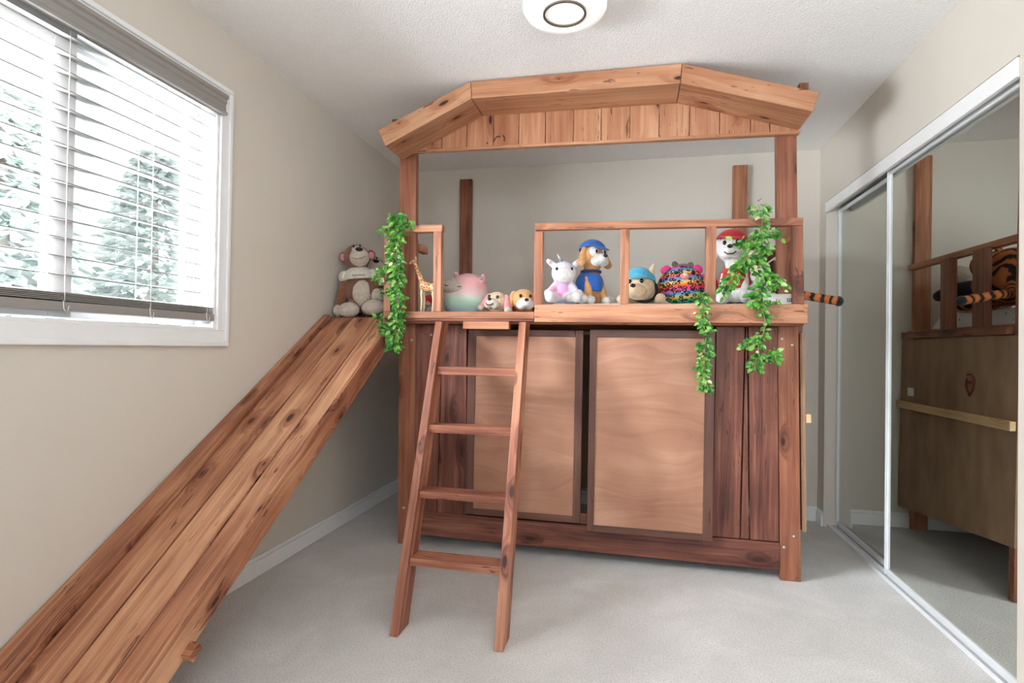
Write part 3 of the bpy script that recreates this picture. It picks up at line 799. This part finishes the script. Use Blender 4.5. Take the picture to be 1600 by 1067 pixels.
# giraffe figure
t = NT('giraffe_coat', 0.45)
_o = t.obj(); _v = t.n('ShaderNodeTexVoronoi', feature='DISTANCE_TO_EDGE'); _v.inputs['Scale'].default_value = 62; t.l(_o, _v.inputs['Vector'])
t.color(t.ramp(_v.outputs[0], [(0.05, lin((222, 186, 140))), (0.14, lin((164, 96, 52)))])); M_GIR = t.m
g = thing('giraffe_figure', 'small plastic giraffe standing on the deck edge by the left post', 'toy figure', (-1.085, 2.812, 1.2855))
blob('body', [('c', (-0.018, 0, 0.140), 0.028, (0.042, 0, 0.130), 0.025), ('c', (-0.022, 0, 0.150), 0.020, (-0.052, 0, 0.215), 0.012),
              ('c', (-0.052, 0, 0.215), 0.012, (-0.073, 0, 0.272), 0.009), ('c', (-0.072, 0, 0.278), 0.012, (-0.100, 0, 0.266), 0.007),
              ('c', (-0.068, 0.006, 0.282), 0.004, (-0.066, 0.008, 0.300), 0.003), ('c', (-0.068, -0.006, 0.282), 0.004, (-0.066, -0.008, 0.300), 0.003),
              ('c', (-0.062, 0.010, 0.280), 0.004, (-0.052, 0.018, 0.282), 0.003), ('c', (-0.062, -0.010, 0.280), 0.004, (-0.052, -0.018, 0.282), 0.003),
              ('c', (0.060, 0, 0.13), 0.004, (0.068, 0, 0.075), 0.003)], M_GIR, g, 0.003, 3)
M_GLEG = plain('giraffe_leg', (226, 200, 164), 0.45)
for x, y in ((-0.026, -0.011), (-0.020, 0.011), (0.040, -0.011), (0.046, 0.011)):
    bm = BM(); tube(bm, [(x, y, 0.135), (x-0.002, y, 0.095), (x+0.002, y, 0.065), (x-0.002, y, 0.010), (x-0.003, y, 0.0)], 0.0075, 8, 0.005); obj('leg', bm, M_GLEG, g, smooth=True)
# little doll behind the giraffe
g = thing('small_doll', 'tiny grey and red doll behind the giraffe legs', 'toy figure', (-1.135, 2.985, DZ))
blob('body', [('e', (0, 0, 0.045), (0.032, 0.028, 0.045)), ('e', (0, -0.004, 0.108), (0.030, 0.028, 0.030))], F_GREY, g, 0.004, 4)
dome('hood', F_RED, g, (0, 0.002, 0.110), (0.036, 0.034, 0.038), 0.1, (0.5, 0, 0))
soft('face', F_SAND, g, (0, -0.022, 0.104), (0.018, 0.014, 0.018)); softs('eyes', M_EYE, g, [((-0.007, -0.036, 0.107), (0.003,)*3), ((0.007, -0.036, 0.107), (0.003,)*3)], 2)

# round pastel cat cushion
M_PAST = plush('plush_pastel_bands', [(0.0, (214, 200, 226)), (0.22, (196, 190, 222)), (0.34, (182, 220, 202)), (0.52, (206, 226, 206)), (0.62, (232, 200, 196)), (0.8, (236, 176, 176)), (1.0, (232, 168, 170))], 'zbands', 0.29)
g = thing('plush_cushion', 'plump pastel pink and mint plush animal with closed eyes', 'plush toy', (-0.955, 3.16, DZ), rot=(0, 0.10, -0.1))
g.location.x = -0.985
blob('body', [('e', (0, 0, 0.135), (0.145, 0.115, 0.135)), ('e', (0.01, 0, 0.20), (0.115, 0.10, 0.095))], M_PAST, g, 0.008, 8)
soft('face', F_CREAM, g, (-0.045, -0.064, 0.195), (0.088, 0.050, 0.050), (0.35, 0.12, 0))
for x in (-0.088, -0.012): curve_line('closed_eye', F_BLACK, g, [(x-0.017, -0.103, 0.208), (x, -0.112, 0.201), (x+0.017, -0.108, 0.204)], 0.0022)
for x in (-0.065, 0.092):
    e = blob('ear', [('c', (x, -0.02, 0.255), 0.026, (x*1.12, -0.025, 0.288), 0.010)], M_PAST, g, 0.005, 3)
    soft('inner_ear', F_GREY, e, (x*1.05, -0.043, 0.268), (0.012, 0.006, 0.014))

def pup(label, loc, rz, s, fur, muz, ears='floppy', hat=None, shirt=None, collar=None, group=None, rot=None, mask=None, cat='plush toy', look=(0, 0), name='plush_puppy', earmat=None, mouth=False, lying=False):
    g = thing(name, label, cat, loc, rz, group, rot); g.scale = (s, s, s)
    hx, hz = look
    H_ = V((hx, -0.018, 0.205+hz)) if not lying else V((hx, -0.03, 0.060+hz))
    def h(x, y, z): return (H_.x+x, H_.y+y, H_.z+z)
    if lying:
        blob('body', [('e', (0.0, 0.085, 0.052), (0.056, 0.085, 0.052)), ('e', tuple(H_), (0.062, 0.056, 0.056)), ('c', (0, 0.05, 0.055), 0.036, tuple(H_), 0.036),
                      ('c', (-0.045, 0.05, 0.022), 0.020, (-0.078, -0.03, 0.020), 0.018), ('c', (0.045, 0.05, 0.022), 0.020, (0.078, -0.03, 0.020), 0.018), ('c', (0, 0.16, 0.04), 0.014, (0.04, 0.20, 0.05), 0.010)], fur, g)
    else: blob('body', [('e', (0, 0.01, 0.085), (0.054, 0.052, 0.080)), ('e', tuple(H_), (0.062, 0.056, 0.056)), ('c', (0, 0, 0.13), 0.036, tuple(H_), 0.036),
                  ('c', (-0.036, -0.02, 0.115), 0.019, (-0.044, -0.052, 0.022), 0.017), ('c', (0.036, -0.02, 0.115), 0.019, (0.044, -0.052, 0.022), 0.017),
                  ('c', (-0.045, 0.015, 0.035), 0.034, (-0.075, -0.035, 0.024), 0.022), ('c', (0.045, 0.015, 0.035), 0.034, (0.075, -0.035, 0.024), 0.022),
                  ('c', (0, 0.055, 0.04), 0.014, (0.03, 0.10, 0.07), 0.010)], fur, g)
    m = blob('muzzle', [('e', h(0, -0.050, -0.016), (0.034, 0.034, 0.026)), ('e', h(-0.018, -0.046, -0.024), (0.026, 0.026, 0.024)), ('e', h(0.018, -0.046, -0.024), (0.026, 0.026, 0.024))], muz, g, 0.004, 4)
    soft('nose', M_EYE, m, h(0, -0.085, -0.004), (0.011, 0.008, 0.008))
    if mouth: curve_line('mouth', F_BLACK, m, [h(-0.022, -0.076, -0.024), h(-0.010, -0.083, -0.034), h(0.010, -0.083, -0.034), h(0.022, -0.076, -0.024)], 0.0022)
    for sx in (-1, 1):
        soft('eye', M_EYE, g, h(sx*0.024, -0.050, 0.017), (0.0075, 0.006, 0.009))
        em = earmat or fur
        if ears == 'floppy': blob('ear', [('c', h(sx*0.050, 0.0, 0.030), 0.016, h(sx*0.074, -0.012, -0.030), 0.020)], em, g, 0.004, 3)
        else: blob('ear', [('c', h(sx*0.040, 0.0, 0.035), 0.018, h(sx*0.056, 0.004, 0.086), 0.006)], em, g, 0.004, 3)
        if lying: soft('paw', muz, g, (sx*0.080, -0.040, 0.020), (0.020, 0.026, 0.0195)); continue
        soft('paw', muz, g, (sx*0.045, -0.058, 0.020), (0.021, 0.024, 0.0195)); soft('paw', muz, g, (sx*0.078, -0.040, 0.024), (0.024, 0.028, 0.0235))
    if mask: softs('eye_patches', mask, g, [(h(-0.026, -0.034, 0.015), (0.022, 0.020, 0.026)), (h(0.026, -0.034, 0.015), (0.022, 0.020, 0.026))])
    if hat:
        a = dome('hat', hat, g, h(0, 0.006, 0.026), (0.062, 0.060, 0.052), 0.08, (-0.12, 0.15, 0))
        soft('hat_brim', hat, a, h(0, -0.050, 0.036), (0.046, 0.034, 0.006), (0.30, 0.12, 0))
    if shirt:
        dome('vest', shirt, g, (0, 0.006, 0.092) if not lying else (0, 0.09, 0.060), (0.064, 0.062, 0.068) if not lying else (0.064, 0.092, 0.062), -0.45)
    if collar:
        bm = BM(); q = [(0.042*math.cos(a), 0.040*math.sin(a)-0.004, 0.152) if not lying else (0.050*math.cos(a), 0.018, 0.057+0.046*math.sin(a)) for a in [2*math.pi*k/24 for k in range(25)]]
        tube(bm, q, 0.007, 8); obj('collar', bm, collar, g, smooth=True)
    return g
pup('tan smiling plush puppy with a pink collar, lying beside the pastel cushion', (-0.735, 2.985, DZ+0.035), -0.3, 1.06, F_SAND, F_CREAM, collar=F_PINK, earmat=F_ROSE, mouth=True, lying=True, rot=(-0.18, 0.1, -0.25))
pup('tan plush puppy in a yellow vest behind the end of the long guard rail', (-0.590, 3.03, DZ+0.002), 0.35, 1.12, F_TAN, F_WHITE, shirt=F_YEL, collar=F_RED, lying=True, look=(-0.01, 0.042))

# unicorn plush in pastel
M_UNI = plush('plush_unicorn', [(196, 168, 214), (226, 150, 188), (232, 214, 222), (164, 190, 226), (236, 214, 168)], 'noise', 11)
g = thing('plush_unicorn', 'pastel pink and white plush unicorn with silver horn, left of the blue capped puppy', 'plush toy', (-0.368, 2.985, MT), 0.1)
g.scale = (1.03,)*3
blob('body', [('e', (0, 0.01, 0.070), (0.052, 0.050, 0.070)), ('e', (0.0, -0.005, 0.165), (0.066, 0.056, 0.062)), ('c', (0, 0, 0.10), 0.036, (0, 0, 0.15), 0.04),
              ('c', (-0.04, -0.01, 0.10), 0.022, (-0.075, -0.045, 0.055), 0.020), ('c', (0.04, -0.01, 0.10), 0.022, (0.072, -0.045, 0.05), 0.020),
              ('c', (-0.035, -0.02, 0.035), 0.032, (-0.060, -0.075, 0.030), 0.024), ('c', (0.035, -0.02, 0.035), 0.032, (0.060, -0.075, 0.030), 0.024)], M_UNI, g)
m = soft('muzzle', F_WHITE, g, (0.006, -0.042, 0.148), (0.050, 0.036, 0.042))
softs('eyes', M_EYE, g, [((-0.036, -0.052, 0.180), (0.007, 0.006, 0.009)), ((0.042, -0.050, 0.180), (0.007, 0.006, 0.009))], 2)
for sx in (-1, 1):
    e = blob('ear', [('c', (sx*0.052, 0.0, 0.205), 0.018, (sx*0.082, -0.004, 0.228), 0.013)], F_WHITE, g, 0.004, 3); soft('inner_ear', F_ROSE, e, (sx*0.070, -0.012, 0.218), (0.013, 0.006, 0.010), (0, -sx*0.6, 0))
    soft('hoof', F_WHITE, g, (sx*0.066, -0.088, 0.032), (0.028, 0.024, 0.029)); soft('hoof', F_WHITE, g, (sx*0.078, -0.055, 0.052), (0.022, 0.022, 0.022))
bm = BM(); bmesh.ops.create_cone(bm, cap_ends=True, segments=16, radius1=0.012, radius2=0.002, depth=0.055, matrix=Matrix.Translation((-0.025, -0.02, 0.242)) @ Euler((0.25, -0.45, 0)).to_matrix().to_4x4())
obj('horn', bm, plain('silver_horn', (176, 176, 178), 0.3, 0.7), g, smooth=True)
# tan puppy with a plain blue cap and vest
pup('tan and white plush puppy sitting tall in a plain blue cap and blue vest', (-0.232, 3.075, MT), 0.75, 1.22, F_TAN, F_WHITE, 'floppy', hat=F_BLUE, shirt=F_BLUE, collar=F_NAVY, look=(0.0, 0.012), mask=F_WHITE)
pup('sand coloured plush puppy in a turquoise hat beside the leopard print cushion', (0.054, 2.99, MT), -0.3, 1.28, F_SAND, F_SAND, 'up', hat=F_TURQ, collar=F_BLACK, lying=True, look=(-0.01, 0.010))

# rainbow leopard print ball cat
t = NT('rainbow_leopard', 0.85)
_o = t.obj(); _sep = t.n('ShaderNodeSeparateXYZ'); t.l(_o, _sep.inputs[0])
_z = t.math('DIVIDE', t.math('ADD', _sep.outputs[2], t.math('MULTIPLY', _sep.outputs[0], -0.10)), 0.215)
C_ = [(232, 60, 130), (238, 80, 60), (240, 200, 70), (70, 190, 110), (40, 150, 205), (70, 90, 190)]
st = [(0.0, C_[4]), (0.10, C_[3]), (0.17, C_[2]), (0.25, C_[4]), (0.36, C_[0]), (0.44, C_[1]), (0.52, C_[2]), (0.60, C_[4]), (0.68, C_[0]), (0.76, C_[2]), (0.84, C_[4]), (0.93, C_[0])]
_c = t.ramp(_z, [(p, lin(c)) for p, c in st])
_v = t.n('ShaderNodeTexVoronoi'); _v.inputs['Scale'].default_value = 52; t.l(t.mapping(_o, (0.8, 0.8, 1.25)), _v.inputs['Vector'])
_nn = t.math('ADD', _v.outputs[0], t.math('MULTIPLY', t.math('SUBTRACT', t.noise(_o, 90, 2), 0.5), 0.35))
_k = t.math('MULTIPLY', t.math('LESS_THAN', _nn, 0.50), t.math('GREATER_THAN', _nn, 0.24))
t.color(t.mix(_k, _c, lin((18, 18, 22)))); t.bump(t.noise(_o, 260, 2), 0.4, 0.003); M_LEO = t.m
g = thing('plush_ball', 'round rainbow leopard print plush cat with pink ears', 'plush toy', (0.247, 3.04, MT), 0.0)
blob('body', [('e', (0, 0, 0.100), (0.124, 0.100, 0.100)), ('e', (0, 0, 0.115), (0.112, 0.09, 0.095))], M_LEO, g, 0.007, 6)
for sx in (-1, 1): soft('ear', F_PINK, g, (sx*0.080, -0.01, 0.185), (0.028, 0.016, 0.024), (0, sx*0.6, 0))
m = soft('muzzle', F_ROSE, g, (0.010, -0.090, 0.140), (0.024, 0.018, 0.018)); soft('nose', F_WHITE, m, (0.010, -0.105, 0.147), (0.010, 0.006, 0.007))
softs('eyes', M_EYE, g, [((-0.032, -0.078, 0.160), (0.012, 0.009, 0.010)), ((0.052, -0.074, 0.160), (0.012, 0.009, 0.010))], 2)
# striped cushion behind
t = NT('stripe_cloth', 0.9); _o = t.obj(); _w = t.n('ShaderNodeTexWave'); _w.inputs['Scale'].default_value = 14; t.l(_o, _w.inputs['Vector'])
t.color(t.ramp(_w.outputs[0], [(0.0, lin((214, 70, 96))), (0.45, lin((226, 120, 150))), (0.6, lin((150, 170, 214))), (1.0, lin((222, 150, 180)))])); F_STR = t.m
g = soft('striped_cushion', F_STR, None, (0.385, 3.27, MT+0.095), (0.085, 0.055, 0.10), (0.15, 0.2, 0)); tag(g, 'small pink and blue striped cushion behind the leopard print cat', 'cushion')

# white puppies by the right post
pup('white plush puppy in a red cap and red vest behind the right ivy', (0.505, 2.995, MT), -0.25, 1.25, F_WHITE, F_WHITE, 'floppy', hat=F_RED, shirt=F_RED, look=(-0.01, 0.02), mouth=True)
g = thing('plush_bear', 'white plush bear slumped against the right front post under the ivy', 'plush toy', (0.622, 2.965, MT), -0.1)
blob('body', [('e', (0, 0.0, 0.060), (0.050, 0.042, 0.060)), ('e', (-0.005, -0.012, 0.135), (0.048, 0.042, 0.044)), ('c', (-0.035, -0.01, 0.085), 0.020, (-0.055, -0.05, 0.06), 0.018),
              ('c', (0.03, -0.01, 0.085), 0.020, (0.045, -0.05, 0.07), 0.018), ('c', (-0.03, -0.02, 0.03), 0.026, (-0.045, -0.075, 0.026), 0.024), ('c', (0.03, -0.02, 0.03), 0.026, (0.045, -0.075, 0.026), 0.024),
              ('e', (-0.036, 0, 0.172), (0.016, 0.012, 0.016)), ('e', (0.030, 0, 0.172), (0.016, 0.012, 0.016))], F_WHITE, g, 0.005, 4)
softs('eyes', M_EYE, g, [((-0.020, -0.052, 0.142), (0.005,)*3), ((0.010, -0.052, 0.142), (0.005,)*3)], 2); soft('nose', M_EYE, g, (-0.005, -0.058, 0.130), (0.007, 0.006, 0.005))
bm = BM(); wbox(bm, -0.064, 0.064, -0.025, 0.025, 0, 0.044)
g = thing('small_box', 'small white box with dark print on the front board beside the right post', 'box', (0.672, 2.822, DZ), 0.0)
g.location.z = DZ
bm.free()
bm = BM(); wbox(bm, -0.064, 0.064, -0.025, 0.025, 0, 0.126); obj('carton', bm, plain('box_white', (232, 228, 224), 0.6), g, 0.003)
bm = BM()
for i, x in enumerate((0.030, 0.038, 0.046)): wbox(bm, x, x+0.0035, -0.0262, -0.0248, 0.092, 0.106)
wbox(bm, 0.030, 0.0495, -0.0262, -0.0248, 0.088, 0.0915); obj('print', bm, F_BLACK, g)

# tiger
t = NT('tiger_fur', 0.9)
_o = t.obj(); _w = t.n('ShaderNodeTexWave'); _w.inputs['Scale'].default_value = 15; _w.inputs['Distortion'].default_value = 4.5; _w.inputs['Detail'].default_value = 2
_w.inputs['Detail Scale'].default_value = 1.3
t.l(t.mapping(_o, (0.5, 1, 0.6), rot=(0, 0, 0.35)), _w.inputs['Vector'])
t.color(t.ramp(_w.outputs[0], [(0.26, lin((34, 24, 18))), (0.36, lin((170, 92, 44))), (1.0, lin((190, 112, 58)))])); t.bump(t.noise(_o, 200, 2), 0.5, 0.004); M_TIG = t.m
g = thing('plush_tiger', 'large striped plush tiger lying along the wardrobe side rail, tail poking out past the post', 'plush toy', (0.605, 3.29, MT-0.002))
g['label'] = 'large striped plush tiger whose tail pokes out beside the right post'
blob('body', [('c', (0.0, -0.06, 0.140), 0.128, (-0.02, 0.12, 0.135), 0.115), ('e', (0.0, -0.02, 0.20), (0.10, 0.13, 0.11)), ('e', (0.0, 0.16, 0.245), (0.085, 0.08, 0.078)), ('c', (0.02, -0.02, 0.15), 0.11, (0.0, 0.14, 0.20), 0.08),
              ('c', (-0.03, 0.20, 0.05), 0.045, (-0.06, 0.26, 0.040), 0.036), ('c', (0.06, 0.20, 0.05), 0.045, (0.07, 0.26, 0.040), 0.036),
              ('e', (-0.05, 0.17, 0.325), (0.022, 0.014, 0.024)), ('e', (0.05, 0.17, 0.325), (0.022, 0.014, 0.024)),
              ('c', (0.06, -0.14, 0.10), 0.034, (0.115, -0.235, 0.055), 0.024), ('c', (0.115, -0.235, 0.055), 0.024, (0.215, -0.312, 0.045), 0.023), ('c', (0.215, -0.312, 0.045), 0.023, (0.365, -0.322, 0.016), 0.024)], M_TIG, g, 0.008, 5)
soft('muzzle', F_CREAM, g, (0, 0.232, 0.228), (0.045, 0.035, 0.034)); soft('tail_tip', F_BLACK, g, (0.372, -0.322, 0.014), (0.022, 0.025, 0.025))
# toys further back, seen in the mirror
g = thing('plush_teddy', 'grey plush teddy whose ears peek over the leopard print cat', 'plush toy', (0.30, 3.60, MT), 0.4)
g.scale = (0.9, 0.9, 0.9)
blob('body', [('e', (0, 0, 0.11), (0.085, 0.075, 0.11)), ('e', (0, -0.01, 0.265), (0.08, 0.075, 0.072)), ('e', (-0.06, 0, 0.33), (0.024, 0.016, 0.024)), ('e', (0.06, 0, 0.33), (0.024, 0.016, 0.024)),
              ('c', (-0.06, -0.02, 0.16), 0.03, (-0.10, -0.07, 0.09), 0.028), ('c', (0.06, -0.02, 0.16), 0.03, (0.10, -0.07, 0.09), 0.028), ('c', (-0.05, -0.04, 0.04), 0.04, (-0.07, -0.13, 0.038), 0.034), ('c', (0.05, -0.04, 0.04), 0.04, (0.07, -0.13, 0.038), 0.034)], F_GREY, g, 0.007, 5)
soft('muzzle', F_CREAM, g, (0, -0.075, 0.25), (0.036, 0.028, 0.028)); softs('eyes', M_EYE, g, [((-0.025, -0.078, 0.285), (0.006,)*3), ((0.025, -0.078, 0.285), (0.006,)*3)], 2)
g = thing('plush_doll', 'plush doll in a black shirt near the rear post, seen in the wardrobe mirror', 'plush toy', (0.585, 3.675, MT), 3.0)
g.scale = (1.3, 1.3, 1.3)
blob('body', [('e', (0, 0, 0.05), (0.075, 0.05, 0.05)), ('e', (-0.03, -0.01, 0.17), (0.045, 0.042, 0.042)), ('c', (0, -0.02, 0.03), 0.026, (0.03, -0.09, 0.028), 0.022)], F_CREAM, g, 0.006, 4)
blob('shirt', [('e', (0, 0, 0.085), (0.082, 0.058, 0.062)), ('c', (0.05, -0.01, 0.11), 0.03, (0.10, -0.05, 0.08), 0.026), ('c', (-0.05, -0.01, 0.11), 0.03, (-0.09, -0.05, 0.08), 0.026)], F_BLACK, g, 0.006, 4)
g = thing('plush_lamb', 'pale woolly plush lamb beside the right rear post, seen in the wardrobe mirror', 'plush toy', (0.395, 3.765, MT), 0.2)
g['label'] = 'pale woolly plush lamb left of the black shirted doll, seen in the wardrobe mirror'
blob('body', [('e', (0, 0, 0.09), (0.08, 0.07, 0.09)), ('e', (0, -0.02, 0.21), (0.06, 0.055, 0.055)), ('c', (0.05, 0, 0.23), 0.016, (0.08, -0.01, 0.19), 0.014), ('c', (-0.05, 0, 0.23), 0.016, (-0.08, -0.01, 0.19), 0.014)], F_CREAM, g, 0.006, 4)

# ------------------------------------------------------------------ outdoors, beyond the window
t = NT('tree_leaf', 0.8); _at = t.n('ShaderNodeAttribute'); _at.attribute_name = 'tone'
t.color(t.ramp(_at.outputs['Fac'], [(0, lin((186, 204, 198))), (0.5, lin((218, 228, 226))), (1, lin((246, 248, 248)))])); M_TREE = t.m
M_BARK = plain('bark', (186, 178, 172), 0.9)
def tree(label, loc, h, rad, seed):
    r = random.Random(seed)
    g = thing('garden_tree', label, 'tree', loc, 0, 'garden trees outside the window')
    bm = BM(); tube(bm, [(0, 0, 0), (0.05, 0, h*0.5), (0, 0, h*0.95)], 0.16, 10, 0.03); obj('trunk', bm, M_BARK, g, smooth=True)
    bm = BM(); lay = bm.loops.layers.float_color.new('tone')
    for i in range(4200):
        z = h*(0.12 + 0.88*r.random()**1.2); rr = rad*(1.02 - z/h)*math.sqrt(r.random()) + 0.1; a = r.uniform(0, 6.283)
        p = V((rr*math.cos(a), rr*math.sin(a), z)); d = V((math.cos(a), math.sin(a), r.uniform(-0.6, 0.3)))
        leaf(bm, lay, p, d, V((r.uniform(-.5, .5), r.uniform(-.5, .5), 1)), r.uniform(0.16, 0.36), r.random())
    obj('foliage', bm, M_TREE, g)
tree('pale green tree outside, seen through the left part of the window blind', (-6.6, 4.6, -2.6), 6.4, 1.7, 1)
tree('taller pale tree further off, seen through the right part of the window blind', (-9.5, 9.4, -2.6), 7.5, 2.6, 2)
t = NT('lawn', 0.95); t.color(t.ramp(t.noise(t.obj(), 2, 4), [(0.3, lin((170, 178, 168))), (0.7, lin((206, 212, 208)))]))
bm = BM(); wbox(bm, -40, -2.6, -25, 40, -2.75, -2.6); struct(obj('ground', bm, t.m))
